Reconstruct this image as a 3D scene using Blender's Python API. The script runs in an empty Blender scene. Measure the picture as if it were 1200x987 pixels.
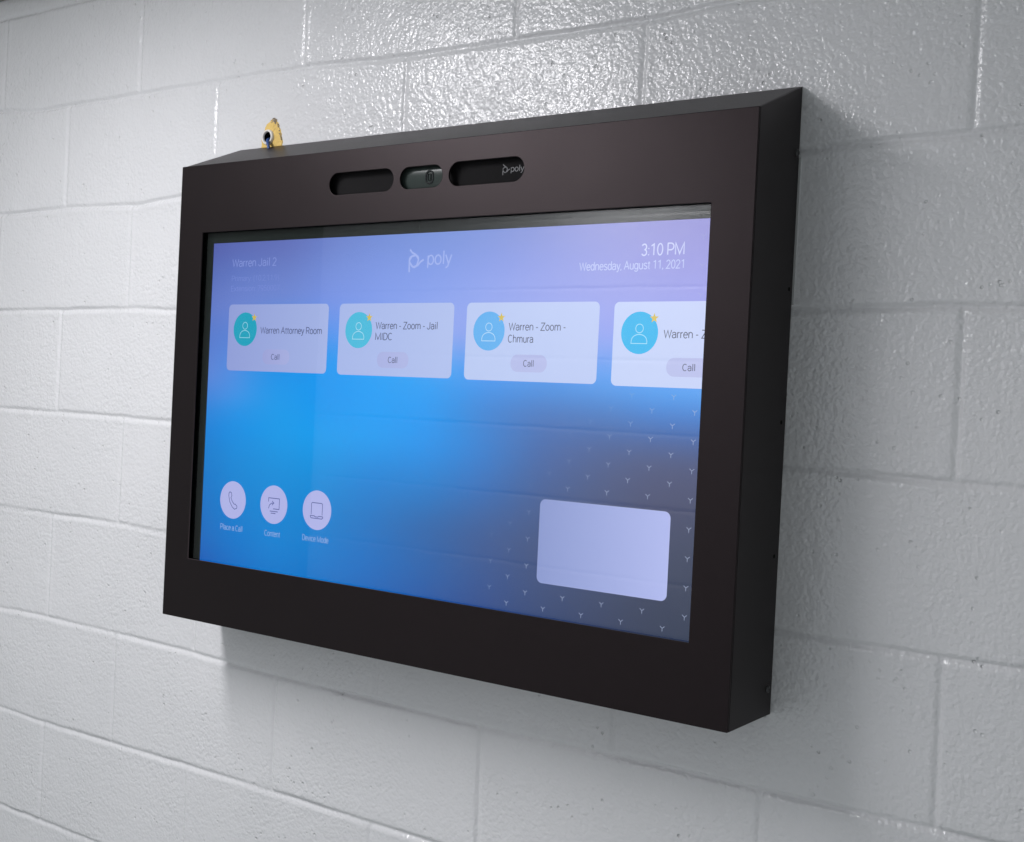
import bpy, bmesh, math, random
import numpy as np
from mathutils import Vector, Matrix

random.seed(4)
rng = np.random.default_rng(11)
C = bpy.context.scene.collection
sc = bpy.context.scene

# ------------------------------------------------------------------ camera
cam = bpy.data.cameras.new('camera')
camo = bpy.data.objects.new('camera', cam)
C.objects.link(camo)
RX = Vector((0.8097523857, 0.5847254732, 0.0489611564))      # camera right
RD = Vector((0.0477342788, 0.0175208269, -0.9987063929))     # camera down
RF = Vector((-0.5848269081, 0.8110424098, -0.0137239174))    # camera forward
m = Matrix((RX, -RD, -RF)).transposed().to_4x4()
m.translation = Vector((2.1978335, -1.4994904, -0.1380153))
camo.matrix_world = m
cam.sensor_fit = 'HORIZONTAL'
cam.sensor_width = 36.0
cam.lens = 36.0 * 1478.67 / 1200.0
cam.clip_start = 0.02
cam.clip_end = 100.0
sc.camera = camo

# ------------------------------------------------------------------ world, lamp, exposure
w = bpy.data.worlds.new('World')
sc.world = w
w.use_nodes = True
w.node_tree.nodes['Background'].inputs[0].default_value = (0.92, 0.985, 1.0, 1)
w.node_tree.nodes['Background'].inputs[1].default_value = 0.37

la = bpy.data.lights.new('ceiling_lamp', 'AREA')
la.shape = 'RECTANGLE'
la.size = 0.22
la.size_y = 0.98
la.energy = 28.5
la.color = (1.0, 0.985, 1.015)
lo = bpy.data.objects.new('ceiling_lamp', la)
lo.location = (0.37, -1.19, 0.655)
C.objects.link(lo)

sc.view_settings.view_transform = 'Standard'
sc.view_settings.look = 'None'
sc.view_settings.exposure = 0.0
sc.view_settings.gamma = 1.0
sc.cycles.use_denoising = True
sc.cycles.max_bounces = 8
sc.cycles.transparent_max_bounces = 12

# ------------------------------------------------------------------ helpers
def lin(c):
    out = []
    for v in c[:3]:
        v = v / 255.0
        out.append(v / 12.92 if v <= 0.04045 else ((v + 0.055) / 1.055) ** 2.4)
    return tuple(out) + (1.0,)

def tag(o, label=None, cat=None, group=None, kind=None):
    if label: o['label'] = label
    if cat: o['category'] = cat
    if group: o['group'] = group
    if kind: o['kind'] = kind
    return o

def empty(name, loc, label, cat):
    o = bpy.data.objects.new(name, None)
    o.empty_display_size = 0.05
    o.location = loc
    C.objects.link(o)
    return tag(o, label, cat)

def link(name, me, mat, parent=None, smooth=False):
    o = bpy.data.objects.new(name, me)
    if mat:
        me.materials.clear()
        me.materials.append(mat)
    C.objects.link(o)
    if smooth:
        for p in me.polygons: p.use_smooth = True
    if parent:
        o.parent = parent
        # vertices are given in world coordinates
        r = parent
        off = Vector((0, 0, 0))
        while r:
            off += r.location
            r = r.parent
        me.transform(Matrix.Translation(-off))
    return o

def bm_mesh(name, bm):
    me = bpy.data.meshes.new(name)
    bmesh.ops.recalc_face_normals(bm, faces=bm.faces)
    bm.to_mesh(me)
    bm.free()
    return me

def prism(bm, ring_a, ring_b):
    a = [bm.verts.new(p) for p in ring_a]
    b = [bm.verts.new(p) for p in ring_b]
    n = len(a)
    bm.faces.new(a)
    bm.faces.new(list(reversed(b)))
    for i in range(n):
        bm.faces.new((a[i], b[i], b[(i + 1) % n], a[(i + 1) % n]))

def box(bm, x0, x1, y0, y1, z0, z1):
    prism(bm, [(x0, y0, z0), (x1, y0, z0), (x1, y0, z1), (x0, y0, z1)],
          [(x0, y1, z0), (x1, y1, z0), (x1, y1, z1), (x0, y1, z1)])

def bevel(bm, w, seg=2, ang=40):
    bmesh.ops.recalc_face_normals(bm, faces=bm.faces)
    es = [e for e in bm.edges if e.is_manifold and e.calc_face_angle(0) > math.radians(ang)]
    bmesh.ops.bevel(bm, geom=es, offset=w, segments=seg, profile=0.5, affect='EDGES')

def tube(bm, pts, rads, n=16, cap=True):
    rings = []
    up = Vector((0, 0, 1))
    for i, p in enumerate(pts):
        p = Vector(p)
        t = (Vector(pts[min(i + 1, len(pts) - 1)]) - Vector(pts[max(i - 1, 0)])).normalized()
        a = t.cross(Vector((1, 0, 0)))
        if a.length < 0.05: a = t.cross(up)
        a.normalize()
        b = t.cross(a)
        rings.append([bm.verts.new(p + rads[i] * (math.cos(k * 2 * math.pi / n) * a + math.sin(k * 2 * math.pi / n) * b)) for k in range(n)])
    for r0, r1 in zip(rings, rings[1:]):
        for k in range(n):
            bm.faces.new((r0[k], r0[(k + 1) % n], r1[(k + 1) % n], r1[k]))
    if cap:
        bm.faces.new(rings[0]); bm.faces.new(list(reversed(rings[-1])))

def rounded(x0, x1, z0, z1, r, n=8):
    pts = []
    for cx, cz, a0 in ((x1 - r, z1 - r, 0), (x0 + r, z1 - r, 90), (x0 + r, z0 + r, 180), (x1 - r, z0 + r, 270)):
        for k in range(n + 1):
            a = math.radians(a0 + 90 * k / n)
            pts.append((cx + r * math.cos(a), cz + r * math.sin(a)))
    return pts

def plate(name, outlines, y_front, thick, bev=0.0):
    """flat plate in the x-z plane with holes (outlines[0] outer, others holes)"""
    cu = bpy.data.curves.new(name, 'CURVE')
    cu.dimensions = '2D'
    cu.fill_mode = 'BOTH'
    cu.extrude = thick / 2 - bev
    cu.bevel_depth = bev
    cu.bevel_resolution = 2
    cu.offset = -bev
    for pts in outlines:
        sp = cu.splines.new('POLY')
        sp.points.add(len(pts) - 1)
        for p, q in zip(sp.points, pts): p.co = (q[0], q[1], 0, 1)
        sp.use_cyclic_u = True
    ob = bpy.data.objects.new(name, cu)
    C.objects.link(ob)
    dg = bpy.context.evaluated_depsgraph_get()
    me = bpy.data.meshes.new_from_object(ob.evaluated_get(dg))
    bpy.data.objects.remove(ob)
    bpy.data.curves.remove(cu)
    # curve (x, y, z) -> world (x, y_front + thick/2 - z, y)
    me.transform(Matrix(((1, 0, 0, 0), (0, 0, -1, y_front + thick / 2), (0, 1, 0, 0), (0, 0, 0, 1))))
    me.name = name
    return me

# ------------------------------------------------------------------ materials
def mat(name, col, rough=0.5, spec=0.5, metal=0.0, bump=None, mottle=0.0, coat=0.0):
    mt = bpy.data.materials.new(name)
    mt.use_nodes = True
    nt = mt.node_tree
    b = nt.nodes['Principled BSDF']
    b.inputs['Base Color'].default_value = tuple(col) + (1,)
    b.inputs['Roughness'].default_value = rough
    b.inputs['Specular IOR Level'].default_value = spec
    b.inputs['Metallic'].default_value = metal
    b.inputs['Coat Weight'].default_value = coat
    if bump or mottle:
        tc = nt.nodes.new('ShaderNodeTexCoord')
        if bump:
            nz = nt.nodes.new('ShaderNodeTexNoise')
            nz.inputs['Scale'].default_value = bump[0]
            nz.inputs['Detail'].default_value = 3
            nt.links.new(tc.outputs['Object'], nz.inputs['Vector'])
            bp = nt.nodes.new('ShaderNodeBump')
            bp.inputs['Strength'].default_value = bump[1]
            bp.inputs['Distance'].default_value = bump[2]
            nt.links.new(nz.outputs['Fac'], bp.inputs['Height'])
            nt.links.new(bp.outputs['Normal'], b.inputs['Normal'])
        if mottle:
            n2 = nt.nodes.new('ShaderNodeTexNoise')
            n2.inputs['Scale'].default_value = 9
            n2.inputs['Detail'].default_value = 5
            nt.links.new(tc.outputs['Object'], n2.inputs['Vector'])
            mr = nt.nodes.new('ShaderNodeMapRange')
            mr.inputs['To Min'].default_value = rough - mottle
            mr.inputs['To Max'].default_value = rough + mottle
            nt.links.new(n2.outputs['Fac'], mr.inputs['Value'])
            nt.links.new(mr.outputs['Result'], b.inputs['Roughness'])
    return mt

def wall_material():
    mt = bpy.data.materials.new('painted_block')
    mt.use_nodes = True
    nt = mt.node_tree
    L = nt.links.new
    b = nt.nodes['Principled BSDF']
    tc = nt.nodes.new('ShaderNodeTexCoord')
    def noise(scale, detail, rough=0.5):
        n = nt.nodes.new('ShaderNodeTexNoise')
        n.inputs['Scale'].default_value = scale
        n.inputs['Detail'].default_value = detail
        n.inputs['Roughness'].default_value = rough
        L(tc.outputs['Object'], n.inputs['Vector'])
        return n
    big = noise(3.0, 4)
    cr = nt.nodes.new('ShaderNodeValToRGB')
    cr.color_ramp.elements[0].position = 0.3
    cr.color_ramp.elements[0].color = (0.680, 0.685, 0.695, 1)
    cr.color_ramp.elements[1].position = 0.7
    cr.color_ramp.elements[1].color = (0.720, 0.722, 0.732, 1)
    L(big.outputs['Fac'], cr.inputs['Fac'])
    L(cr.outputs['Color'], b.inputs['Base Color'])
    # semi-gloss paint: sheen varies a little
    mr = nt.nodes.new('ShaderNodeMapRange')
    mr.inputs['To Min'].default_value = 0.12
    mr.inputs['To Max'].default_value = 0.22
    L(noise(14, 4).outputs['Fac'], mr.inputs['Value'])
    L(mr.outputs['Result'], b.inputs['Roughness'])
    b.inputs['Specular IOR Level'].default_value = 0.5
    # orange-peel of rolled paint over rough block, with sharp pits
    n1 = noise(140, 2, 0.5)
    n2 = noise(62, 2)
    vo = nt.nodes.new('ShaderNodeTexVoronoi')
    vo.inputs['Scale'].default_value = 78
    vo.inputs['Randomness'].default_value = 1.0
    L(tc.outputs['Object'], vo.inputs['Vector'])
    pit = nt.nodes.new('ShaderNodeMapRange')
    pit.interpolation_type = 'SMOOTHSTEP'
    pit.inputs['From Min'].default_value = 0.06
    pit.inputs['From Max'].default_value = 0.22
    pit.inputs['To Min'].default_value = -1.5
    pit.inputs['To Max'].default_value = 0.0
    L(vo.outputs['Distance'], pit.inputs['Value'])
    # pits only where a second noise allows them
    gate = nt.nodes.new('ShaderNodeMapRange')
    gate.inputs['From Min'].default_value = 0.52
    gate.inputs['From Max'].default_value = 0.66
    L(noise(22, 3).outputs['Fac'], gate.inputs['Value'])
    pm = nt.nodes.new('ShaderNodeMath'); pm.operation = 'MULTIPLY'
    L(pit.outputs['Result'], pm.inputs[0]); L(gate.outputs['Result'], pm.inputs[1])
    a1 = nt.nodes.new('ShaderNodeMath'); a1.operation = 'MULTIPLY_ADD'
    L(n2.outputs['Fac'], a1.inputs[0]); a1.inputs[1].default_value = 0.6
    L(n1.outputs['Fac'], a1.inputs[2])
    v2 = nt.nodes.new('ShaderNodeTexVoronoi')
    v2.inputs['Scale'].default_value = 170
    L(tc.outputs['Object'], v2.inputs['Vector'])
    a0 = nt.nodes.new('ShaderNodeMath'); a0.operation = 'MULTIPLY_ADD'
    L(v2.outputs['Distance'], a0.inputs[0]); a0.inputs[1].default_value = -0.45
    L(a1.outputs[0], a0.inputs[2])
    a2 = nt.nodes.new('ShaderNodeMath'); a2.operation = 'ADD'
    L(a0.outputs[0], a2.inputs[0]); L(pm.outputs[0], a2.inputs[1])
    bp = nt.nodes.new('ShaderNodeBump')
    bp.inputs['Strength'].default_value = 1.0
    bp.inputs['Distance'].default_value = 0.0014
    # some blocks and patches are rougher than others
    am = nt.nodes.new('ShaderNodeMapRange')
    am.inputs['From Min'].default_value = 0.32; am.inputs['From Max'].default_value = 0.68
    am.inputs['To Min'].default_value = 0.55; am.inputs['To Max'].default_value = 1.25
    L(noise(4.5, 3).outputs['Fac'], am.inputs['Value'])
    a3 = nt.nodes.new('ShaderNodeMath'); a3.operation = 'MULTIPLY'
    L(a2.outputs[0], a3.inputs[0]); L(am.outputs['Result'], a3.inputs[1])
    L(a3.outputs[0], bp.inputs['Height'])
    L(bp.outputs['Normal'], b.inputs['Normal'])
    return mt

M_wall = wall_material()
M_steel = mat('bronze_powder_coat', (0.0042, 0.0030, 0.0032), 0.41, 0.29, bump=(900, 0.55, 0.00025), mottle=0.03)
M_steel.node_tree.nodes['Principled BSDF'].inputs['Specular Tint'].default_value = (1.0, 0.81, 0.85, 1)
M_dark = mat('black_plastic', (0.010, 0.010, 0.011), 0.55, 0.4, bump=(900, 0.2, 0.0002))
M_grille = mat('black_speaker_cloth', (0.005, 0.0044, 0.005), 0.8, 0.2, bump=(1800, 0.6, 0.0004))
M_bezel = mat('glossy_black_bezel', (0.010, 0.013, 0.012), 0.14, 0.35)
M_lensglass = mat('smoked_camera_glass', (0.036, 0.047, 0.043), 0.20, 0.16)
M_lens = mat('black_lens', (0.012, 0.014, 0.015), 0.12, 0.6)
M_lensface = mat('lens_coating', (0.05, 0.06, 0.062), 0.2, 0.6)
M_screw = mat('black_oxide_screw', (0.05, 0.05, 0.052), 0.35, 0.5, metal=0.6)
M_hole_shade = mat('hole_shade_black', (0.004, 0.004, 0.004), 0.9, 0.1)  # near-black colour standing in for the shade inside holes
M_flange = mat('grey_steel_edge', (0.42, 0.43, 0.43), 0.5, 0.4, bump=(400, 0.2, 0.0003))
M_print = mat('pale_grey_print', (0.24, 0.24, 0.25), 0.6, 0.3)
M_foam = mat('yellow_expanding_foam', (0.74, 0.52, 0.17), 0.8, 0.25, bump=(220, 0.8, 0.002))
M_plaster = mat('broken_grey_mortar', (0.40, 0.34, 0.27), 0.9, 0.2, bump=(260, 1.0, 0.003))
M_bush = mat('white_plastic_bushing', (0.80, 0.77, 0.72), 0.4, 0.5)
M_cable = mat('blue_cable_jacket', (0.028, 0.075, 0.26), 0.4, 0.5)
M_ceil = mat('ceiling_tile', (0.70, 0.70, 0.68), 0.9, 0.2, bump=(120, 0.6, 0.002))
M_trim = mat('ceiling_trim_paint', (0.22, 0.21, 0.18), 0.6, 0.3)

def glass_material():
    mt = bpy.data.materials.new('clear_pane')
    mt.use_nodes = True
    nt = mt.node_tree
    nt.nodes.clear()
    out = nt.nodes.new('ShaderNodeOutputMaterial')
    tr = nt.nodes.new('ShaderNodeBsdfTransparent')
    tr.inputs[0].default_value = (0.97, 0.985, 0.98, 1)
    gl = nt.nodes.new('ShaderNodeBsdfGlossy')
    gl.inputs['Roughness'].default_value = 0.006
    fr = nt.nodes.new('ShaderNodeFresnel')
    fr.inputs['IOR'].default_value = 1.56
    geo = nt.nodes.new('ShaderNodeNewGeometry')
    inv = nt.nodes.new('ShaderNodeMath'); inv.operation = 'SUBTRACT'
    inv.inputs[0].default_value = 1.0
    nt.links.new(geo.outputs['Backfacing'], inv.inputs[1])
    mu = nt.nodes.new('ShaderNodeMath'); mu.operation = 'MULTIPLY'
    nt.links.new(fr.outputs[0], mu.inputs[0]); nt.links.new(inv.outputs[0], mu.inputs[1])
    mx = nt.nodes.new('ShaderNodeMixShader')
    nt.links.new(mu.outputs[0], mx.inputs[0])
    nt.links.new(tr.outputs[0], mx.inputs[1])
    nt.links.new(gl.outputs[0], mx.inputs[2])
    nt.links.new(mx.outputs[0], out.inputs[0])
    return mt
M_glass = glass_material()

def screen_material():
    mt = bpy.data.materials.new('lit_lcd')
    mt.use_nodes = True
    nt = mt.node_tree
    b = nt.nodes['Principled BSDF']
    b.inputs['Base Color'].default_value = (0.006, 0.006, 0.007, 1)
    b.inputs['Roughness'].default_value = 0.05
    b.inputs['Specular IOR Level'].default_value = 0.28
    at = nt.nodes.new('ShaderNodeAttribute')
    at.attribute_name = 'Col'
    nt.links.new(at.outputs['Color'], b.inputs['Emission Color'])
    b.inputs['Emission Strength'].default_value = 1.0
    return mt
M_lcd = screen_material()

# ------------------------------------------------------------------ block wall
# real joint lines of the wall: height of every bed joint at a few x
BED = {
    -5: [(-0.130, -1.0094), (0.183, -1.0106), (1.0, -1.016), (1.8, -1.016)],
    -4: [(-0.145, -0.8116), (-0.013, -0.8150), (0.648, -0.8095), (0.995, -0.8113), (1.8, -0.814)],
    -3: [(-0.160, -0.6093), (-0.003, -0.6053), (0.211, -0.6062), (0.431, -0.6093), (0.646, -0.6151), (1.085, -0.6185), (1.328, -0.6147), (1.756, -0.6127)],
    -2: [(-0.176, -0.4009), (0.220, -0.3990), (0.351, -0.4032), (1.545, -0.4081), (1.752, -0.4102), (1.846, -0.409)],
    -1: [(-0.191, -0.1985), (0.140, -0.1974), (0.349, -0.2008), (1.544, -0.1998), (1.64, -0.2010), (1.70, -0.2035), (1.76, -0.2050), (1.835, -0.205)],
    0: [(-0.207, 0.0032), (0.232, 0.0060), (0.349, 0.0028), (1.557, 0.0002), (1.756, 0.0023), (1.825, 0.0009)],
    1: [(-0.222, 0.2022), (0.013, 0.2061), (0.220, 0.2003), (0.347, 0.2091), (1.550, 0.2003), (1.762, 0.2046), (1.814, 0.2059)],
    2: [(-0.198, 0.4179), (-0.131, 0.4075), (0.236, 0.408), (0.669, 0.4082), (0.881, 0.3982), (1.317, 0.3966), (1.432, 0.4019), (1.9, 0.404)],
}
HEAD_A = [0.005, 0.440, 0.876, 1.313, 1.757]     # courses -1, 1, -3, -5
HEAD_B = [-0.218, 0.218, 0.652, 1.090, 1.535]    # courses 0, 2, -2, -4
HB = 0.4389

def smooth_noise(shape, cell, amp, seed):
    """value noise on a grid, cell in samples"""
    r = np.random.default_rng(seed)
    h, wd = shape
    gh, gw = int(h / cell) + 3, int(wd / cell) + 3
    g = r.standard_normal((gh, gw))
    yi = np.arange(h) / cell; xi = np.arange(wd) / cell
    y0 = yi.astype(int); x0 = xi.astype(int)
    fy = (yi - y0)[:, None]; fx = (xi - x0)[None, :]
    fy = fy * fy * (3 - 2 * fy); fx = fx * fx * (3 - 2 * fx)
    a = g[y0][:, x0]; b = g[y0][:, x0 + 1]; c = g[y0 + 1][:, x0]; d = g[y0 + 1][:, x0 + 1]
    return amp * ((a * (1 - fx) + b * fx) * (1 - fy) + (c * (1 - fx) + d * fx) * fy)

def axis(lo, a, b, hi, fine, coarse):
    return np.concatenate([np.arange(lo, a, coarse), np.arange(a, b, fine), np.arange(b, hi + coarse * 0.5, coarse)])

def make_block_wall(name, xs, zs, detail, flip, holes=()):
    X, Z = np.meshgrid(xs, zs)
    nz, nx = X.shape
    dep = np.zeros_like(X)                     # depth into the wall, metres
    Zs = Z
    beds = {}
    for k in range(-8, 5):
        if k in BED and detail:
            px = [p[0] for p in BED[k]]; pz = [p[1] for p in BED[k]]
            zl = np.interp(xs, px, pz)
        else:
            zl = np.full(nx, k * 0.2032 + 0.001)
        wob = np.interp(xs, np.arange(-3, 6, 0.045), rng.standard_normal(200)[:len(np.arange(-3, 6, 0.045))] * 0.0005)
        zl = zl + wob
        beds[k] = zl
        d = Z - zl[None, :]
        depth = 0.0042 * (1 + 0.25 * np.interp(xs, np.arange(-3, 6, 0.11), rng.standard_normal(82)[:len(np.arange(-3, 6, 0.11))]))
        depth = np.clip(depth, 0.0022, 0.0062)
        # tooled joint: sharper on its upper lip, rounded below, with a slight bead of paint under it
        prof = np.where(d > 0, np.exp(-(d / 0.0026) ** 2), np.exp(-(d / 0.0046) ** 2))
        dep += prof * depth[None, :]
        dep -= 0.0004 * np.exp(-((d + 0.0095) / 0.004) ** 2) * (1 + smooth_noise((1, nx), 12, 0.5, 40 + k))
    for k in range(-8, 4):
        lo, hi = beds[k], beds[k + 1]
        inside = (Z > lo[None, :] + 0.003) & (Z < hi[None, :] - 0.003)
        base = HEAD_A if k % 2 else HEAD_B
        heads = [base[0] - HB * i for i in range(1, 6)] + list(base) + [base[-1] + HB * i for i in range(1, 6)]
        for j, hx in enumerate(heads):
            hx = hx + rng.normal() * 0.0012
            bead = rng.random() < 0.4        # some head joints are raised by thick paint, some sunk
            line = hx + (Z - lo[None, :]) * rng.normal() * 0.006
            d = X - line
            if bead:
                p = 0.0016 * np.exp(-((d + 0.004) / 0.004) ** 2) - 0.0016 * np.exp(-((d - 0.004) / 0.0036) ** 2)
            else:
                p = 0.0028 * np.exp(-(d / 0.0038) ** 2)
            dep += np.where(inside, p, 0)
        # every block stands a touch differently
        for hx0, hx1 in zip(heads, heads[1:]):
            sel = inside & (X > hx0) & (X < hx1)
            tx, tz, t0 = rng.normal(0, 0.0014), rng.normal(0, 0.0016), rng.normal(0, 0.0003)
            dep += np.where(sel, t0 + tx * (X - (hx0 + hx1) / 2) + tz * (Z - (lo + hi)[None, :] / 2), 0)
    dep += smooth_noise((nz, nx), 26, 0.00022, 5) + smooth_noise((nz, nx), 9, 0.00012, 6)
    if detail:
        dep += smooth_noise((nz, nx), 3.2, 0.00009, 7)
    Y = np.maximum(dep, -0.0012)
    for hx, hz, r in holes:
        Y = np.where((X - hx) ** 2 + (Z - hz) ** 2 < r * r, 0.06, Y)
    if flip is not None:
        Y = flip - Y
    co = np.stack([X, Y, Z], -1).reshape(-1, 3)
    i = np.arange((nz - 1) * nx).reshape(nz - 1, nx)[:, :-1].ravel()
    quads = np.stack([i, i + 1, i + nx + 1, i + nx], 1)
    if flip is not None: quads = quads[:, ::-1]
    me = bpy.data.meshes.new(name)
    me.vertices.add(len(co)); me.vertices.foreach_set('co', co.astype(np.float32).ravel())
    me.loops.add(quads.size); me.loops.foreach_set('vertex_index', quads.astype(np.int32).ravel())
    me.polygons.add(len(quads))
    me.polygons.foreach_set('loop_start', (np.arange(len(quads)) * 4).astype(np.int32))
    me.polygons.foreach_set('loop_total', np.full(len(quads), 4, np.int32))
    me.polygons.foreach_set('use_smooth', np.ones(len(quads), bool))
    me.update(calc_edges=True)
    return me

HX, HZ = 0.5785, 0.2955            # centre of the conduit
xs = axis(-1.3, -0.42, 2.0, 2.9, 0.0026, 0.012)
zs = axis(-1.5, -1.16, 0.672, 0.66, 0.0026, 0.012)
zs = zs[zs < 0.671]
tag(link('block_wall', make_block_wall('block_wall', xs, zs, True, None, [(HX, HZ, 0.0115)]), M_wall),
    'white painted cinder block wall the dark enclosure hangs on', 'wall')
xs2 = np.arange(-0.82, 2.9, 0.0045)
zs2 = np.arange(-1.5, 0.671, 0.0035)
tag(link('block_wall', make_block_wall('opposite_block_wall', xs2, zs2, False, -1.80), M_wall),
    'white painted block wall facing the screen, seen mirrored in its glass', 'wall')

M_door = mat('guessed_door_grey', (0.40, 0.42, 0.41), 0.5, 0.4)
bm = bmesh.new(); box(bm, -2.6, -0.823, -1.98, -1.94, -1.5, 0.672)  # unseen slab, added on a guess to darken what the screen's left mirrors
tag(link('guessed_door', bm_mesh('guessed_door', bm), M_door), 'unseen grey slab added as a guessed door beside the facing block wall, to dim the left of the screen reflection', 'door')
bm = bmesh.new()
box(bm, -2.6, 2.9, -1.98, 0.0, 0.674, 0.70)
tag(link('ceiling', bm_mesh('ceiling', bm), M_ceil), 'pale ceiling just above the block wall', 'ceiling', kind='structure')
bm = bmesh.new()
box(bm, -1.3, 2.9, -0.020, -0.002, 0.6485, 0.6725)
tag(link('ceiling_trim', bm_mesh('ceiling_trim', bm), M_trim), 'thin dark ceiling trim along the top of the block wall', 'trim')

# ------------------------------------------------------------------ hole, foam, conduit and cable above the enclosure
th = empty('conduit_opening', (HX, 0, HZ), 'ragged wall hole filled with yellow foam around a white conduit end', 'conduit')
# outline of the broken-out hole
outl = [(-0.0205, -0.016), (-0.0200, -0.004), (-0.0172, 0.008), (-0.0120, 0.019), (-0.0060, 0.026), (0.0020, 0.0300), (0.0095, 0.0330),
        (0.0140, 0.0270), (0.0190, 0.0230), (0.0225, 0.0150), (0.0262, 0.0090), (0.0272, 0.0010), (0.0300, -0.0050), (0.0305, -0.016), (0.010, -0.030), (-0.010, -0.030)]
def resample(pts, n):
    P = np.array(pts + [pts[0]]); d = np.r_[0, np.cumsum(np.linalg.norm(np.diff(P, axis=0), axis=1))]
    t = np.linspace(0, d[-1], n, endpoint=False)
    return np.stack([np.interp(t, d, P[:, 0]), np.interp(t, d, P[:, 1])], 1)
N = 56
O = resample(outl, N)
O += rng.normal(0, 0.0006, O.shape)
ang = np.arctan2(O[:, 1], O[:, 0])
bm = bmesh.new()
rings = []
for f, y in ((1.03, 0.003), (1.0, -0.0008), (0.93, -0.0014), (0.78, -0.0022), (0.60, -0.0032), (0.40, -0.0044)):
    ring = []
    for (ox, oz), a in zip(O, ang):
        ix, iz = 0.0108 * math.cos(a), 0.0108 * math.sin(a)
        fx = ix + (ox - ix) * (f - 0.40) / 0.60; fz = iz + (oz - iz) * (f - 0.40) / 0.60
        ring.append(bm.verts.new((HX + fx, y + random.gauss(0, 0.0004), HZ + fz)))
    rings.append(ring)
for a, b in zip(rings, rings[1:]):
    for k in range(N): bm.faces.new((a[k], a[(k + 1) % N], b[(k + 1) % N], b[k]))
link('foam_seal', bm_mesh('foam_seal', bm), M_foam, th, True)
# dirty broken mortar at the apex and right rim
bm = bmesh.new()
spots = [(0.0085, 0.0290, 0.0048, 0.0034)] * 46 + [(0.0045, 0.0262, 0.0030, 0.0016)] * 12 + [(0.0140, 0.0240, 0.0030, 0.0030)] * 14
for k in range(26):
    e = O[int(len(O) * (0.62 + 0.30 * random.random())) % len(O)]
    t = random.random()
    spots.append((0.0165 + 0.0125 * t, 0.0235 - 0.030 * t ** 1.3, 0.0014, 0.0012))
for cx, cz, rx_, rz_ in spots:
    p = Vector((HX + cx + random.gauss(0, rx_ * 0.5), -0.0012 + random.gauss(0, 0.0005), HZ + cz + random.gauss(0, rz_ * 0.5)))
    sz = random.uniform(0.0005, 0.0012)
    g = bmesh.ops.create_icosphere(bm, subdivisions=1, radius=sz, matrix=Matrix.Translation(p))
    for v in g['verts']: v.co += Vector((random.gauss(0, sz * 0.3), random.gauss(0, sz * 0.3), random.gauss(0, sz * 0.3)))
link('mortar_crumbs', bm_mesh('mortar_crumbs', bm), M_plaster, th)
# bushing: rounded ring on the end of the conduit
bm = bmesh.new()
prof = [(0.0090, -0.0052), (0.0094, -0.0082), (0.0108, -0.0090), (0.0124, -0.0082), (0.0131, -0.0060), (0.0131, 0.0)]
nn = 40
rr = [[bm.verts.new((HX + r * math.cos(2 * math.pi * k / nn), y, HZ + r * math.sin(2 * math.pi * k / nn))) for k in range(nn)] for r, y in prof]
for a, b in zip(rr, rr[1:]):
    for k in range(nn): bm.faces.new((a[k], a[(k + 1) % nn], b[(k + 1) % nn], b[k]))
link('bushing', bm_mesh('bushing', bm), M_bush, th, True)
bm = bmesh.new()
tube(bm, [(HX, -0.0058, HZ), (HX, 0.03, HZ), (HX, 0.05, HZ), (HX, 0.0502, HZ)], [0.0091, 0.0091, 0.0091, 0.0005], 32, False)
link('conduit_bore', bm_mesh('conduit_bore', bm), M_hole_shade, th)  # lining coloured near-black, so the bore's shade is painted in

cab = [(0.5765, 0.040, 0.298), (0.5770, 0.018, 0.2955), (0.5795, -0.002, 0.2925), (0.5825, -0.0095, 0.2890), (0.5865, -0.0125, 0.2840), (0.5895, -0.0135, 0.2770), (0.592, -0.013, 0.262), (0.593, -0.013, 0.240)]
P = []
for i in range(len(cab) - 1):
    for k in range(5):
        t = k / 5
        p0, p1, p2, p3 = [Vector(cab[max(0, min(len(cab) - 1, j))]) for j in (i - 1, i, i + 1, i + 2)]
        P.append(0.5 * ((2 * p1) + (p2 - p0) * t + (2 * p0 - 5 * p1 + 4 * p2 - p3) * t * t + (3 * p1 - p0 - 3 * p2 + p3) * t ** 3))
P.append(Vector(cab[-1]))
bm = bmesh.new()
tube(bm, P, [0.0027] * len(P), 14)
me = bm_mesh('cable', bm)
tag(link('cable', me, M_cable, None, True), 'blue network cable coming out of the white conduit above the enclosure', 'cable')

# ------------------------------------------------------------------ enclosure
D = 0.1302
X0, X1, Z0, Z1 = 0.5127, 1.5475, -0.516, 0.2269
XB0, XB1, ZBT = 0.5045, 1.5440, 0.2797
YB = -0.0018
OX0, OX1, OZ0, OZ1 = 0.5702, 1.4898, -0.4168, 0.1160
enc = empty('display_enclosure', (1.03, 0, Z0), 'dark bronze steel display enclosure with sloped top, fixed to the block wall', 'enclosure')
slots = [(0.8515, 0.9785, 0.1604, 0.1930), (0.9915, 1.0695, 0.1610, 0.1920), (1.0815, 1.2095, 0.1602, 0.1932)]
outs = [[(X0, Z0), (X1, Z0), (X1, Z1), (X0, Z1)], [(OX0, OZ0), (OX0, OZ1), (OX1, OZ1), (OX1, OZ0)]]
outs[0] = rounded(X0, X1, Z0, Z1, 0.0016, 3)
for a, b, c, d in slots: outs.append(list(reversed(rounded(a, b, c, d, (d - c) / 2 * 0.999, 14))))
link('front_panel', plate('front_panel', outs, -D, 0.0025, 0.0009), M_steel, enc)
YF = -D + 0.0032                    # sides start a hair behind the front plate
T = 0.0022
def slab(name, a, b, mt=M_steel, bw=0.0005):
    bm = bmesh.new(); prism(bm, a, b); bevel(bm, bw); return link(name, bm_mesh(name, bm), mt, enc)
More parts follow.
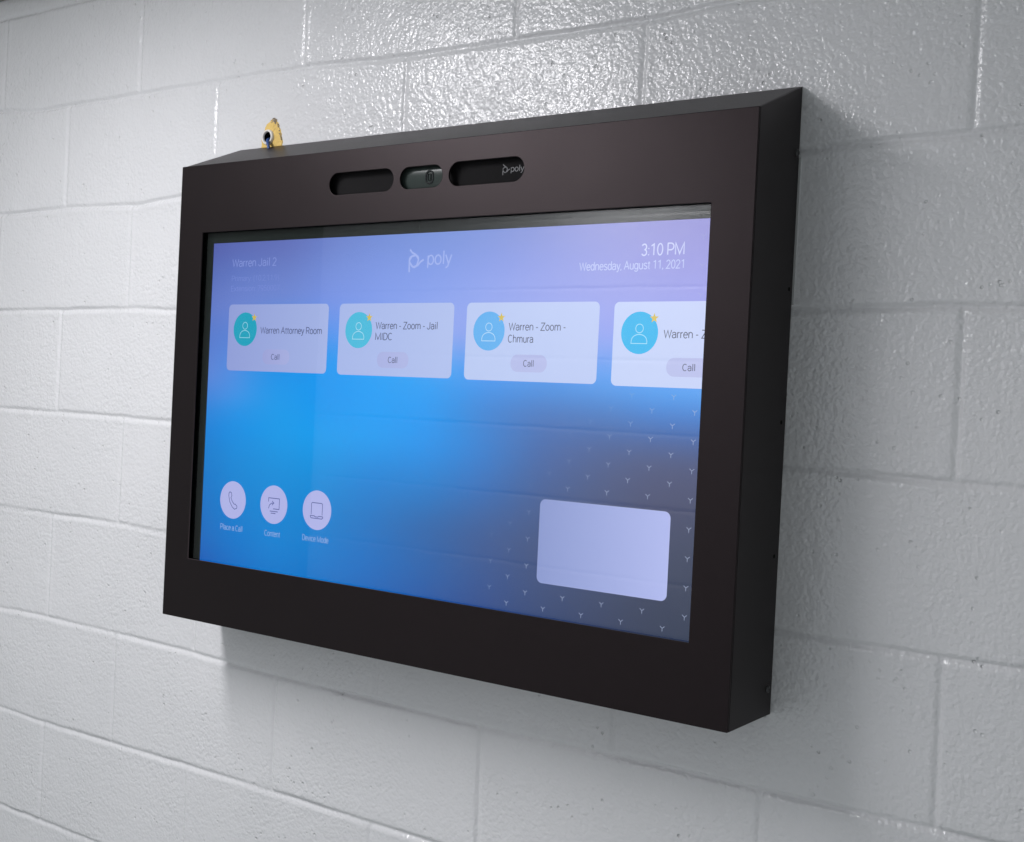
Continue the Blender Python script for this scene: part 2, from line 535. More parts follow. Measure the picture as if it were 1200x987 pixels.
# right side
slab('side_panel', [(X1, YF, Z0 + .0004), (XB1, YB, Z0 + .0004), (XB1, YB, ZBT - .0003), (X1, YF, Z1 - .0003)],
     [(X1 - T, YF, Z0 + .0004), (XB1 - T, YB, Z0 + .0004), (XB1 - T, YB, ZBT - .0003), (X1 - T, YF, Z1 - .0003)])
slab('side_panel', [(X0, YF, Z0 + .0004), (XB0, YB, Z0 + .0004), (XB0, YB, ZBT - .0003), (X0, YF, Z1 - .0003)],
     [(X0 + T, YF, Z0 + .0004), (XB0 + T, YB, Z0 + .0004), (XB0 + T, YB, ZBT - .0003), (X0 + T, YF, Z1 - .0003)])
slab('top_panel', [(X0 + T + .0003, YF, Z1), (X1 - T - .0003, YF, Z1), (XB1 - T - .0003, YB, ZBT), (XB0 + T + .0003, YB, ZBT)],
     [(X0 + T + .0003, YF, Z1 - T), (X1 - T - .0003, YF, Z1 - T), (XB1 - T - .0003, YB, ZBT - T), (XB0 + T + .0003, YB, ZBT - T)])
slab('bottom_panel', [(X0 + T + .0003, YF, Z0), (X1 - T - .0003, YF, Z0), (XB1 - T - .0003, YB, Z0), (XB0 + T + .0003, YB, Z0)],
     [(X0 + T + .0003, YF, Z0 + T), (X1 - T - .0003, YF, Z0 + T), (XB1 - T - .0003, YB, Z0 + T), (XB0 + T + .0003, YB, Z0 + T)])
bm = bmesh.new(); box(bm, XB0 + .004, XB1 - .004, -0.006, -0.004, Z0 + .004, ZBT - .006)
link('back_panel', bm_mesh('back_panel', bm), M_steel, enc)
bm = bmesh.new(); box(bm, XB1 - 0.002, XB1 + 0.0022, -0.0014, 0.0012, 0.004, 0.190)
link('back_flange', bm_mesh('back_flange', bm), M_flange, enc)
def screw_at(y, z):
    xw = X1 + (XB1 - X1) * (y - YF) / (YB - YF)
    bm = bmesh.new()
    n = 20
    rr = [[bm.verts.new((xw + h, y + r * math.cos(2 * math.pi * k / n), z + r * math.sin(2 * math.pi * k / n))) for k in range(n)]
          for r, h in ((0.0050, -0.0005), (0.0050, 0.0004), (0.0044, 0.0016), (0.0030, 0.0025), (0.0018, 0.0028), (0.0015, 0.0012))]
    for a, b in zip(rr, rr[1:]):
        for k in range(n): bm.faces.new((a[k], a[(k + 1) % n], b[(k + 1) % n], b[k]))
    bm.faces.new(rr[-1])
    return bm_mesh('screw', bm)
link('screw', screw_at(-0.0095, 0.1945), M_screw, enc, True)
link('screw', screw_at(-0.0150, -0.4815), M_screw, enc, True)
for y, z in ((-0.0124, 0.0228), (-0.0155, -0.1449), (-0.0160, -0.3137)):
    xw = X1 + (XB1 - X1) * (y - YF) / (YB - YF)
    bm = bmesh.new(); tube(bm, [(xw - 0.001, y, z), (xw + 0.0003, y, z)], [0.0026, 0.0026], 16)  # solid black disc; the shade of a hole is put into its colour
    link('screw_hole_shade', bm_mesh('screw_hole_shade', bm), M_hole_shade, enc)
bm = bmesh.new(); box(bm, OX0 - 0.03, OX1 + 0.03, -D + 0.0060, -D + 0.0090, OZ0 - 0.03, OZ1 + 0.024)
link('glass_pane', bm_mesh('glass_pane', bm), M_glass, enc)

# ------------------------------------------------------------------ video bar behind the slots
YV = -D + 0.012
bar = empty('video_bar', (1.03, YV, 0.145), 'black video conference bar behind the slots above the screen', 'video bar')
bm = bmesh.new(); box(bm, 0.70, 1.36, YV, -0.035, 0.146, 0.212); bevel(bm, 0.006, 3)
link('body', bm_mesh('body', bm), M_grille, bar)
# smoked camera window, bulging forward
bm = bmesh.new()
cols, rows = 20, 12
gx = np.linspace(0.9745, 1.0670, cols + 1); gz = np.linspace(0.1585, 0.1945, rows + 1)
vv = [[bm.verts.new((x, YV - 0.0005 - 0.0036 * (1 - ((z - 0.1765) / 0.018) ** 2) ** 0.5 if abs(z - 0.1765) < 0.018 else YV - 0.0005, z)) for x in gx] for z in gz]
for j in range(rows):
    for i in range(cols): bm.faces.new((vv[j][i], vv[j][i + 1], vv[j + 1][i + 1], vv[j + 1][i]))
cw = link('camera_window', bm_mesh('camera_window', bm), M_lensglass, bar, True)
def ring_plate(name, x0, x1, z0, z1, r, t, y, th=0.0012):
    return plate(name, [rounded(x0, x1, z0, z1, r, 8), list(reversed(rounded(x0 + t, x1 - t, z0 + t, z1 - t, max(r - t, 0.0004), 8)))], y, th, 0.0002)
LX, LZ = 1.0400, 0.1772
link('lens_ring', ring_plate('lens_ring', LX - 0.0075, LX + 0.0075, LZ - 0.0098, LZ + 0.0098, 0.0070, 0.0022, YV - 0.0050), M_lens, cw)
link('lens', ring_plate('lens', LX - 0.0030, LX + 0.0030, LZ - 0.0050, LZ + 0.0050, 0.0010, 0.0009, YV - 0.0054), M_lens, cw)

# ------------------------------------------------------------------ flat drawing kit (x-z plane), colour kept per corner
class Art:
    def __init__(s): s.v = []; s.f = []; s.c = []
    def poly(s, pts, y, col):
        b = len(s.v)
        s.v += [(p[0], y, p[1]) for p in pts]
        s.f.append(list(range(b, b + len(pts))))
        s.c.append([col] * len(pts) if not isinstance(col, list) else col)
    def stroke(s, pts, wd, y, col, closed=False):
        n = len(pts)
        P = [Vector(p) for p in pts]
        L, R = [], []
        for i in range(n):
            a = P[(i - 1) % n] if (closed or i > 0) else P[i]
            b = P[(i + 1) % n] if (closed or i < n - 1) else P[i]
            d1 = P[i] - a if (P[i] - a).length > 1e-9 else b - P[i]
            d2 = b - P[i] if (b - P[i]).length > 1e-9 else d1
            n1 = Vector((-d1.y, d1.x)).normalized(); n2 = Vector((-d2.y, d2.x)).normalized()
            nm = n1 + n2
            nm = nm.normalized() if nm.length > 1e-6 else n1
            nrm = nm * (wd / 2 / max(nm.dot(n1), 0.40))          # mitred corners
            L.append(P[i] + nrm); R.append(P[i] - nrm)
        for i in range(n if closed else n - 1):
            j = (i + 1) % n
            s.poly([L[i], R[i], R[j], L[j]], y, col)
    def circle(s, cx, cz, r, y, col, n=40):
        s.poly([(cx + r * math.cos(2 * math.pi * k / n), cz + r * math.sin(2 * math.pi * k / n)) for k in range(n)], y, col)
    def ringline(s, cx, cz, r, wd, y, col, n=28, a0=0, a1=360):
        full = abs(a1 - a0) >= 360
        k = n if full else n + 1
        s.stroke([(cx + r * math.cos(math.radians(a0 + (a1 - a0) * i / n)), cz + r * math.sin(math.radians(a0 + (a1 - a0) * i / n))) for i in range(k)], wd, y, col, full)
    def text(s, txt, x0, x1, zc, cap, y, col, weight=0.0):
        """fits txt between x0 and x1, capitals cap tall and centred on zc"""
        v, f = text_mesh(txt, weight)
        xs_ = [p[0] for p in v]
        lo, hi = min(xs_), max(xs_)
        sx = (x1 - x0) / (hi - lo) if x1 is not None else cap / CAP * 0.86
        b = len(s.v)
        s.v += [(x0 + (p[0] - lo) * sx, y, zc - cap / 2 + p[1] * cap / CAP) for p in v]
        for q in f:
            s.f.append([b + i for i in q]); s.c.append([col] * len(q))
    def build(s, name, mt, parent):
        me = bpy.data.meshes.new(name)
        me.from_pydata(s.v, [], s.f)
        at = me.color_attributes.new('Col', 'FLOAT_COLOR', 'CORNER')
        flat = [x for fc in s.c for c in fc for x in c]
        at.data.foreach_set('color', flat)
        return link(name, me, mt, parent)

# plain grotesque lettering drawn as strokes: (advance, strokes); capitals are 1 high, small letters 0.74
def _arc(cx, cy, rx, ry, a0, a1, n=14):
    return [(cx + rx * math.cos(math.radians(a0 + (a1 - a0) * i / n)), cy + ry * math.sin(math.radians(a0 + (a1 - a0) * i / n))) for i in range(n + 1)]
def _bowl(cx=0.27, cy=0.36, rx=0.25, ry=0.36): return _arc(cx, cy, rx, ry, 0, 360, 24)
XH = 0.72
GLYPH = {
    ' ': (0.30, []), '-': (0.38, [[(0.04, 0.38), (0.32, 0.38)]]),
    '.': (0.20, [[(0.07, 0.0), (0.07, 0.09)]]), ',': (0.20, [[(0.10, 0.09), (0.09, 0.0), (0.03, -0.14)]]),
    ':': (0.20, [[(0.08, 0.0), (0.08, 0.09)], [(0.08, 0.56), (0.08, 0.65)]]),
    '(': (0.30, [_arc(0.42, 0.38, 0.34, 0.72, 120, 240)]), ')': (0.30, [_arc(-0.14, 0.38, 0.34, 0.72, 60, -60)]),
    'A': (0.78, [[(0.02, 0), (0.37, 1), (0.72, 0)], [(0.14, 0.34), (0.60, 0.34)]]),
    'C': (0.78, [_arc(0.38, 0.5, 0.33, 0.5, 48, 312, 22)]),
    'D': (0.76, [[(0.08, 0), (0.08, 1), (0.32, 1)] + _arc(0.32, 0.5, 0.35, 0.5, 80, -80) + [(0.32, 0), (0.08, 0)]]),
    'E': (0.66, [[(0.60, 1), (0.08, 1), (0.08, 0), (0.60, 0)], [(0.08, 0.52), (0.54, 0.52)]]),
    'I': (0.30, [[(0.14, 0), (0.14, 1)]]),
    'J': (0.64, [[(0.50, 1), (0.50, 0.28)] + _arc(0.27, 0.27, 0.23, 0.27, -10, -170, 10)]),
    'M': (1.02, [[(0.09, 0), (0.09, 1), (0.50, 0.06), (0.91, 1), (0.91, 0)]]),
    'P': (0.74, [[(0.09, 0), (0.09, 1), (0.36, 1)] + _arc(0.38, 0.71, 0.29, 0.29, 85, -85, 12) + [(0.36, 0.42), (0.09, 0.42)]]),
    'R': (0.75, [[(0.09, 0), (0.09, 1), (0.36, 1)] + _arc(0.38, 0.73, 0.27, 0.27, 85, -85, 12) + [(0.36, 0.46), (0.09, 0.46)], [(0.40, 0.46), (0.68, 0)]]),
    'W': (1.06, [[(0.03, 1), (0.27, 0.03), (0.52, 0.95), (0.77, 0.03), (1.01, 1)]]),
    'Z': (0.72, [[(0.06, 1), (0.64, 1), (0.06, 0), (0.66, 0)]]),
    'a': (0.63, [_arc(0.29, 0.50, 0.23, 0.22, 165, 0, 10) + [(0.52, 0.30), (0.52, 0.10), (0.55, 0)], [(0.52, 0.42), (0.32, 0.42)] + _arc(0.27, 0.21, 0.21, 0.21, 95, 285, 12) + [(0.46, 0.10), (0.52, 0.18)]]),
    'c': (0.60, [_arc(0.31, 0.36, 0.25, 0.36, 45, 315, 20)]),
    'd': (0.65, [_bowl(0.30, 0.36, 0.24, 0.36), [(0.55, 0), (0.55, 1.06)]]),
    'e': (0.62, [[(0.06, 0.39), (0.55, 0.39)] + _arc(0.31, 0.36, 0.25, 0.36, 8, 320, 22)]),
    'g': (0.65, [_bowl(0.30, 0.37, 0.24, 0.35), [(0.55, 0.72), (0.55, 0.02)] + _arc(0.30, 0.0, 0.25, 0.27, -5, -150, 10)]),
    'h': (0.65, [[(0.09, 0), (0.09, 1.06)], [(0.09, 0.45)] + _arc(0.32, 0.45, 0.23, 0.27, 150, 0, 10) + [(0.55, 0)]]),
    'i': (0.27, [[(0.13, 0), (0.13, 0.72)], [(0.13, 0.90), (0.13, 1.0)]]),
    'l': (0.27, [[(0.13, 0), (0.13, 1.06)]]),
    'm': (1.00, [[(0.09, 0), (0.09, 0.72)], [(0.09, 0.45)] + _arc(0.29, 0.47, 0.20, 0.25, 150, 0, 10) + [(0.49, 0)], [(0.49, 0.45)] + _arc(0.70, 0.47, 0.20, 0.25, 150, 0, 10) + [(0.90, 0)]]),
    'n': (0.65, [[(0.09, 0), (0.09, 0.72)], [(0.09, 0.45)] + _arc(0.32, 0.45, 0.23, 0.27, 150, 0, 10) + [(0.55, 0)]]),
    'o': (0.66, [_bowl(0.32, 0.36, 0.26, 0.36)]),
    'p': (0.65, [_bowl(0.34, 0.36, 0.24, 0.36), [(0.09, 0.72), (0.09, -0.28)]]),
    'r': (0.40, [[(0.09, 0), (0.09, 0.72)], [(0.09, 0.46)] + _arc(0.33, 0.44, 0.24, 0.26, 160, 85, 6)]),
    's': (0.58, [_arc(0.29, 0.53, 0.21, 0.19, 25, 180, 9) + [(0.10, 0.48), (0.29, 0.38), (0.48, 0.28)] + _arc(0.29, 0.19, 0.22, 0.19, 20, -160, 10)]),
    't': (0.38, [[(0.18, 0.90), (0.18, 0.16)] + _arc(0.29, 0.14, 0.11, 0.14, 180, 280, 6), [(0.02, 0.71), (0.34, 0.71)]]),
    'u': (0.65, [[(0.09, 0.72), (0.09, 0.26)] + _arc(0.31, 0.26, 0.22, 0.26, 180, 330, 10) + [(0.54, 0.25)], [(0.54, 0.72), (0.54, 0)]]),
    'v': (0.58, [[(0.03, 0.72), (0.28, 0.02), (0.54, 0.72)]]),
    'x': (0.58, [[(0.03, 0.72), (0.53, 0)], [(0.03, 0), (0.53, 0.72)]]),
    'y': (0.56, [[(0.03, 0.72), (0.28, 0.04)], [(0.53, 0.72), (0.24, -0.16), (0.14, -0.27), (0.03, -0.27)]]),
    '0': (0.66, [_arc(0.32, 0.5, 0.25, 0.5, 0, 360, 26)]),
    '1': (0.66, [[(0.12, 0.82), (0.38, 0.98), (0.38, 0)]]),
    '2': (0.66, [_arc(0.31, 0.72, 0.24, 0.28, 165, -20, 12) + [(0.06, 0.0), (0.60, 0.0)]]),
    '3': (0.66, [_arc(0.30, 0.75, 0.23, 0.25, 155, -85, 12), _arc(0.30, 0.26, 0.25, 0.26, 85, -155, 12)]),
    '5': (0.66, [[(0.54, 1), (0.15, 1), (0.11, 0.54)] + _arc(0.31, 0.32, 0.24, 0.32, 130, -155, 14)]),
    '7': (0.66, [[(0.06, 1), (0.58, 1), (0.22, 0)]]),
    '9': (0.66, [_arc(0.31, 0.68, 0.24, 0.32, 0, 360, 20), [(0.55, 0.66), (0.50, 0.24), (0.34, 0.02), (0.16, 0.0)]]),
}
_tc = {}
def text_mesh(txt, weight=0.0):
    """vertices and faces of a line of stroke lettering, capitals 1 high"""
    key = (txt, weight)
    if key in _tc: return _tc[key]
    art = Art()
    x = 0.0
    for ch in txt:
        adv, strokes = GLYPH[ch]
        for st in strokes:
            pts = [(x + p[0], p[1]) for p in st]
            closed = len(pts) > 4 and abs(pts[0][0] - pts[-1][0]) + abs(pts[0][1] - pts[-1][1]) < 1e-6
            art.stroke(pts[:-1] if closed else pts, 0.115 + weight, 0, None, closed)
        x += adv + 0.02
    _tc[key] = ([(p[0], p[2]) for p in art.v], art.f)
    return _tc[key]
CAP = 1.0

def logo_mark(art, cx, cz, h, y, col, wd):
    """propeller-like p: a rounded triangle with three tails"""
    s = h / 2.0
    def q(px, pz): return (cx + px * s, cz + pz * s)
    # loop with three flattened sides
    loop = []
    for k in range(36):
        a = math.radians(k * 10)
        r = 0.50 + 0.05 * math.cos(3 * (a - math.radians(40)))
        loop.append(q(r * math.cos(a) - 0.04, r * math.sin(a) - 0.02))
    art.stroke(loop, wd, y, col, True)
    art.stroke([q(-0.56, 1.0), q(-0.30, 0.72), q(0.15, 0.50), q(0.42, 0.18)], wd, y, col)           # upper tail
    art.stroke([q(-0.54, -1.0), q(-0.56, -0.4), q(-0.54, 0.05), q(-0.30, 0.42)], wd, y, col)        # lower tail
    art.stroke([q(1.05, 0.06), q(0.72, -0.10), q(0.40, -0.42), q(0.0, -0.53)], wd, y, col)          # right tail

a = Art()
W0 = (1, 1, 1, 1)
logo_mark(a, 1.1705, 0.1795, 0.0145, YV - 0.0006, W0, 0.0011)
a.text('poly', 1.1797, 1.2020, 0.1800, 0.0078, YV - 0.0006, W0)
a.build('logo', M_print, bar)

# ------------------------------------------------------------------ monitor inside the enclosure
YS = -D + 0.0130
SX0, SX1, SZ0, SZ1 = 0.5845, 1.5115, -0.4225, 0.0992
mon = empty('monitor', (1.03, YS, -0.44), 'lit monitor behind glass showing a blue video call home screen', 'monitor')
bm = bmesh.new(); box(bm, 0.548, 1.536, YS + 0.002, -0.035, -0.45, 0.128); bevel(bm, 0.003)
link('casing', bm_mesh('casing', bm), M_dark, mon)
link('bezel', plate('bezel', [rounded(0.546, 1.538, -0.452, 0.130, 0.004), [(SX0, SZ0), (SX0, SZ1), (SX1, SZ1), (SX1, SZ0)]], YS - 0.0012, 0.0030, 0.0003), M_bezel, mon)

# wallpaper picture on a coarse grid, smoothed; oblique-view dimming at left put into its colours
GX = [0.5845, 0.65, 0.75, 0.85, 0.95, 1.05, 1.15, 1.25, 1.35, 1.42, 1.50]
GZ = [0.0992, 0.05, 0.0, -0.05, -0.11, -0.15, -0.20, -0.25, -0.32, -0.38, -0.4225]
GC = [
    [(84, 94, 172), (92, 104, 182), (98, 110, 186), (110, 130, 206), (118, 142, 218), (124, 148, 222), (130, 150, 222), (136, 146, 216), (140, 142, 212), (142, 140, 210), (146, 142, 212)],
    [(90, 110, 190), (100, 122, 202), (108, 128, 205), (120, 144, 224), (128, 152, 234), (132, 156, 236), (138, 156, 236), (144, 156, 232), (148, 152, 226), (150, 150, 224), (156, 152, 226)],
    [(104, 124, 206), (114, 134, 214), (118, 140, 220), (124, 148, 236), (134, 158, 242), (142, 164, 244), (150, 168, 244), (156, 166, 240), (158, 164, 238), (158, 162, 236), (162, 162, 238)],
    [(90, 122, 212), (94, 130, 222), (50, 132, 230), (90, 146, 244), (122, 160, 248), (150, 170, 246), (146, 162, 240), (140, 160, 240), (150, 164, 244), (154, 164, 244), (160, 166, 244)],
    [(100, 134, 222), (84, 142, 234), (16, 144, 240), (0, 150, 248), (6, 156, 252), (44, 156, 250), (60, 146, 244), (68, 144, 236), (80, 154, 244), (80, 162, 252), (96, 170, 255)],
    [(76, 132, 226), (74, 146, 238), (22, 152, 242), (0, 148, 246), (4, 154, 252), (20, 150, 248), (56, 126, 214), (68, 112, 188), (66, 112, 188), (62, 114, 200), (62, 114, 202)],
    [(22, 126, 222), (0, 140, 234), (0, 152, 240), (0, 156, 246), (4, 154, 248), (20, 144, 242), (46, 124, 214), (64, 100, 170), (72, 90, 142), (76, 84, 126), (74, 80, 120)],
    [(10, 120, 210), (0, 134, 222), (0, 142, 228), (0, 142, 228), (16, 130, 222), (24, 124, 214), (46, 108, 192), (62, 92, 152), (70, 82, 126), (72, 76, 112), (70, 74, 106)],
    [(20, 110, 202), (0, 124, 212), (0, 132, 218), (4, 126, 212), (24, 112, 198), (38, 98, 174), (54, 88, 150), (62, 80, 128), (62, 74, 110), (60, 68, 98), (58, 66, 92)],
    [(28, 102, 194), (8, 114, 208), (0, 126, 216), (2, 120, 210), (14, 106, 198), (30, 94, 176), (46, 82, 150), (54, 74, 124), (56, 68, 104), (54, 62, 90), (52, 60, 84)],
    [(28, 88, 186), (14, 102, 198), (8, 116, 208), (10, 110, 202), (18, 98, 190), (30, 84, 168), (38, 72, 142), (44, 66, 116), (48, 60, 96), (46, 56, 84), (44, 54, 78)],
]
ga = np.array(GC, float)
nxs, nzs = 150, 96
tx = np.linspace(SX0, SX1, nxs); tz = np.linspace(SZ1, SZ0, nzs)
tmp = np.stack([np.stack([np.interp(tx, GX, row[:, c]) for c in range(3)], 1) for row in ga])            # rows x nxs x 3
img = np.stack([np.stack([np.interp(-tz, [-z for z in GZ], tmp[:, i, c]) for c in range(3)], 1) for i in range(nxs)], 1)
ker = np.exp(-(np.arange(-9, 10) / 4.0) ** 2); ker /= ker.sum()
pad = np.pad(img, ((9, 9), (9, 9), (0, 0)), mode='edge')
img = sum(ker[k] * pad[:, k:k + nxs] for k in range(19))
img = sum(ker[k] * img[k:k + nzs] for k in range(19))
def wall_col(x, z):
    i = int(round((x - SX0) / (SX1 - SX0) * (nxs - 1))); j = int(round((SZ1 - z) / (SZ1 - SZ0) * (nzs - 1)))
    return img[min(max(j, 0), nzs - 1), min(max(i, 0), nxs - 1)]
img[..., 1] += 5 * np.clip((img[..., 2] - img[..., 0] - 90) / 90, 0, 1)
img[..., 0] -= 8 * np.clip((img[..., 2] - img[..., 0] - 90) / 90, 0, 1)
img = np.clip(img, 0, 255)
me = bpy.data.meshes.new('screen')
vs = [(tx[i], YS, tz[j]) for j in range(nzs) for i in range(nxs)]
fs = [(j * nxs + i, (j + 1) * nxs + i, (j + 1) * nxs + i + 1, j * nxs + i + 1) for j in range(nzs - 1) for i in range(nxs - 1)]
me.from_pydata(vs, [], fs)
at = me.color_attributes.new('Col', 'FLOAT_COLOR', 'POINT')
at.data.foreach_set('color', [x for j in range(nzs) for i in range(nxs) for x in lin(img[j, i])])
scr = link('screen', me, M_lcd, mon)

def mix(a, b, t): return tuple(a[i] + (b[i] - a[i]) * t for i in range(3))
Y1, Y2, Y3 = YS - 0.0003, YS - 0.0006, YS - 0.0009

def fill_round(art, x0, x1, z0, z1, r, y, cl, cr, n=14):
    """rounded rectangle in vertical strips, colour running from cl to cr"""
    cuts = sorted(set([x0, x1] + [x0 + r * (1 - math.cos(math.radians(9 * k))) for k in range(11)] + [x1 - r * (1 - math.cos(math.radians(9 * k))) for k in range(11)] + list(np.linspace(x0 + r, x1 - r, n))))
    def half(x):
        e = min(x - x0, x1 - x)
        return 0 if e >= r else r - math.sqrt(max(0, r * r - (r - e) ** 2))
    for a, b in zip(cuts, cuts[1:]):
        ca, cb = lin(mix(cl, cr, (a - x0) / (x1 - x0))), lin(mix(cl, cr, (b - x0) / (x1 - x0)))
        art.poly([(a, z0 + half(a)), (b, z0 + half(b)), (b, z1 - half(b)), (a, z1 - half(a))], y, [ca, cb, cb, ca])

def star(art, cx, cz, r, y, col):
    art.poly([(cx + (r if k % 2 == 0 else r * 0.42) * math.sin(k * math.pi / 5), cz + (r if k % 2 == 0 else r * 0.42) * math.cos(k * math.pi / 5)) for k in range(10)], y, col)

def contact_card(x0, x1, z0, z1, cl, cr, av, avc, lines, tcol, btn, call):
    art = Art()
    fill_round(art, x0, x1, z0, z1, 0.0075, Y1, cl, cr)
    ax, az = av
    art.circle(ax, az, 0.0268, Y2, lin(avc))
    pale = lin(mix(avc, (235, 245, 255), 0.62))
    art.ringline(ax, az + 0.0055, 0.0055, 0.0011, Y3, pale)
    sh = [(ax - 0.0115, az - 0.0135), (ax + 0.0115, az - 0.0135)] + [(ax + 0.0115 * math.cos(math.radians(t)), az - 0.0125 + 0.0105 * math.sin(math.radians(t)) ** 0.8) for t in range(8, 173, 8)]
    art.stroke(sh, 0.0011, Y3, pale, True)
    star(art, ax + 0.0205, az + 0.0185, 0.0066, Y3, lin(mix((222, 190, 62), cl, 0.12)))
    for t, tx0, tx1, tz_ in lines: art.text(t, tx0, tx1, tz_, 0.0098, Y2, lin(tcol))
    bx0, bx1 = btn
    zc = -0.0832
    fill_round(art, bx0, bx1, zc - 0.0117, zc + 0.0117, 0.0110, Y2, mix(cl, (176, 172, 224), 0.45), mix(cr, (176, 172, 224), 0.45))
    art.text('Call', call[0], call[1], zc, 0.0082, Y3, lin(tcol))
    return art.build('contact_card', M_lcd, scr)
contact_card(0.6283, 0.8503, -0.1066, -0.0006, (150, 162, 222), (170, 184, 236), (0.6682, -0.0402), (22, 164, 194), [('Warren Attorney Room', 0.7035, 0.8380, -0.0416)], (74, 84, 128), (0.7110, 0.7710), (0.7305, 0.7490))  # left cards dimmer: the panel's falloff at oblique view is put into their colours
contact_card(0.8729, 1.0925, -0.1070, -0.0008, (172, 187, 239), (182, 196, 243), (0.9134, -0.0402), (72, 190, 226), [('Warren - Zoom - Jail', 0.9468, 1.0638, -0.0333), ('MIDC', 0.9470, 0.9793, -0.0493)], (78, 84, 120), (0.9526, 1.0131), (0.9740, 0.9920))
contact_card(1.1152, 1.3318, -0.1076, -0.0011, (190, 204, 247), (194, 206, 248), (1.1550, -0.0402), (96, 178, 244), [('Warren - Zoom -', 1.1884, 1.2805, -0.0339), ('Chmura', 1.1880, 1.2300, -0.0503)], (84, 88, 118), (1.1943, 1.2537), (1.2155, 1.2325))
contact_card(1.3540, 1.5090, -0.1087, -0.0017, (200, 212, 251), (206, 214, 252), (1.3926, -0.0410), (30, 182, 240), [('Warren - Z', 1.4273, 1.4875, -0.0421)], (84, 88, 116), (1.4333, 1.5000), (1.4560, 1.4735))

def menu_button(cx, cz, label, lx0, lx1, lz, icon):
    art = Art()
    art.circle(cx, cz, 0.0300, Y1, lin((182, 184, 238)), 56)
    ink = lin((84, 92, 158))
    wd = 0.0012
    if icon == 'phone':
        pts = []
        body = [(-0.0075, 0.0125), (-0.0040, 0.0115), (-0.0025, 0.0065), (-0.0045, 0.0035), (-0.0010, -0.0025), (0.0035, -0.0065), (0.0062, -0.0060), (0.0105, -0.0095), (0.0100, -0.0125), (0.0050, -0.0145), (-0.0010, -0.0110), (-0.0070, -0.0030), (-0.0098, 0.0060), (-0.0095, 0.0105)]
        art.stroke([(cx + p[0], cz + p[1]) for p in body], wd, Y2, ink, True)
    elif icon == 'share':
        art.stroke([(cx + p[0], cz + p[1]) for p in ((-0.0115, 0.0040), (-0.0115, 0.0100), (0.0125, 0.0100), (0.0125, -0.0065), (-0.0010, -0.0065))], wd, Y2, ink)
        art.stroke([(cx - 0.0080, cz - 0.0105), (cx + 0.0100, cz - 0.0105)], wd, Y2, ink)
        art.stroke([(cx - 0.0055, cz - 0.0135), (cx + 0.0050, cz - 0.0135)], wd, Y2, ink)
        art.stroke([(cx + p[0], cz + p[1]) for p in ((-0.0110, -0.0065), (-0.0090, -0.0010), (-0.0045, 0.0020), (0.0000, 0.0025))], wd, Y2, ink)
        art.stroke([(cx + p[0], cz + p[1]) for p in ((-0.0035, 0.0055), (0.0003, 0.0025), (-0.0035, -0.0010))], wd, Y2, ink)
    else:
        art.stroke([(cx + p[0], cz + p[1]) for p in ((-0.0115, -0.0070), (-0.0115, 0.0095), (-0.0100, 0.0110), (0.0100, 0.0110), (0.0115, 0.0095), (0.0115, -0.0070))], wd, Y2, ink)
        art.stroke([(cx + p[0], cz + p[1]) for p in ((-0.0130, -0.0090), (-0.0045, -0.0090), (-0.0030, -0.0102), (0.0030, -0.0102), (0.0045, -0.0090), (0.0130, -0.0090), (0.0130, -0.0110), (0.0110, -0.0125), (-0.0110, -0.0125), (-0.0130, -0.0110))], wd, Y2, ink, True)
    art.text(label, lx0, lx1, lz, 0.0086, Y1, lin((150, 178, 232)))
    return art.build('menu_button', M_lcd, scr)
menu_button(0.6577, -0.3142, 'Place a Call', 0.6310, 0.6826, -0.3588, 'phone')
menu_button(0.7513, -0.3137, 'Content', 0.7333, 0.7678, -0.3591, 'share')
menu_button(0.8450, -0.3140, 'Device Mode', 0.8168, 0.8720, -0.3575, 'laptop')

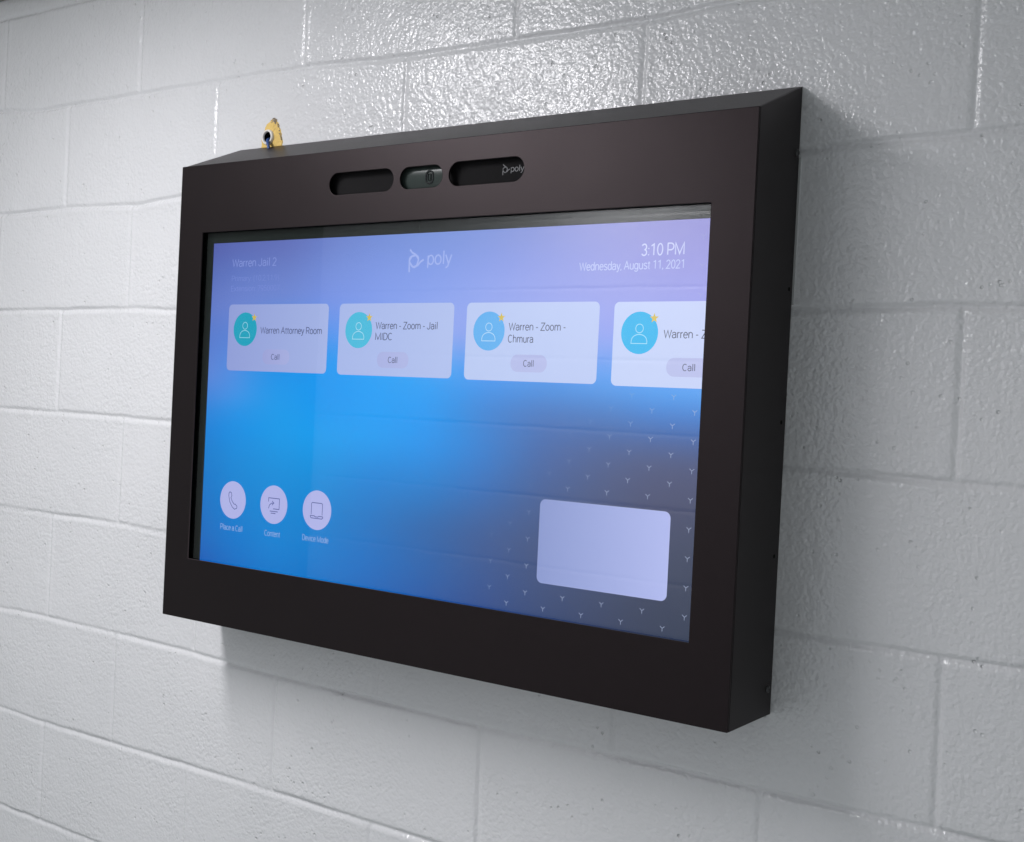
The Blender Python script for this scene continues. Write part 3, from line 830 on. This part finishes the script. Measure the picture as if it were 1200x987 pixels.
art = Art()
fill_round(art, 1.2540, 1.4500, -0.3735, -0.2622, 0.0085, Y1, (142, 155, 211), (182, 189, 243))
art.build('preview_tile', M_lcd, scr)
art = Art()
art.text('Warren Jail 2', 0.6307, 0.7321, 0.0662, 0.0120, Y1, lin((134, 149, 219)))
art.text('Primary: (10.2.11.9)', 0.6312, 0.7394, 0.0413, 0.0082, Y1, lin((118, 137, 213)))
art.text('Extension: 7950007', 0.6305, 0.7424, 0.0250, 0.0082, Y1, lin((120, 139, 217)))
art.build('room_text', M_lcd, scr)
art = Art()
art.text('3:10 PM', 1.3894, 1.4505, 0.0636, 0.0142, Y1, lin((206, 210, 248)))
art.text('Wednesday, August 11, 2021', 1.2972, 1.4505, 0.0446, 0.0102, Y1, lin((196, 204, 248)))
art.build('clock_text', M_lcd, scr)
art = Art()
lc = lin((166, 182, 243))
logo_mark(art, 1.0150, 0.0600, 0.0330, Y1, lc, 0.0028)
art.text('poly', 1.0392, 1.0841, 0.0628, 0.0178, Y1, lc)
art.build('screen_logo', M_lcd, scr)
# small y-shaped marks of the wallpaper, fading out to the left
art = Art()
for ci in range(-8, 9):
    x = 1.4160 + 0.02993 * ci
    if x > 1.50: continue
    base = -0.1378 if ci % 2 == 0 else -0.11985
    for k in range(-7, 10):
        z = base - 0.0359 * k
        if z < -0.412 or z > 0.092 or (-0.1135 < z < 0.004): continue
        if 1.25 < x < 1.455 and -0.379 < z < -0.257: continue
        al = (x - (1.300 - (-0.14 - z) * 0.95)) / 0.16
        if z > 0: al = 0.35 if x > 1.46 else 0.0
        al = min(1, max(0, al))
        if al < 0.08: continue
        col = lin(mix(wall_col(x, z), (176, 186, 214), 0.78 * al))
        for ang_ in (-90, 38, 142):
            c_, s_ = math.cos(math.radians(ang_)), math.sin(math.radians(ang_))
            r_ = 0.0040 if ang_ == -90 else 0.0042
            art.stroke([(x, z), (x + r_ * c_, z + r_ * s_)], 0.0008, Y1, col)
# printed into the picture itself: joined to the screen mesh
bm = bmesh.new()
bm.from_mesh(scr.data)
cl = bm.verts.layers.float_color['Col']
off = scr.parent.location
for f_, c_ in zip(art.f, art.c):
    nv = [bm.verts.new(Vector(art.v[i]) - off) for i in f_]
    for v_ in nv: v_[cl] = c_[0]
    bm.faces.new(nv)
bm.to_mesh(scr.data)
bm.free()
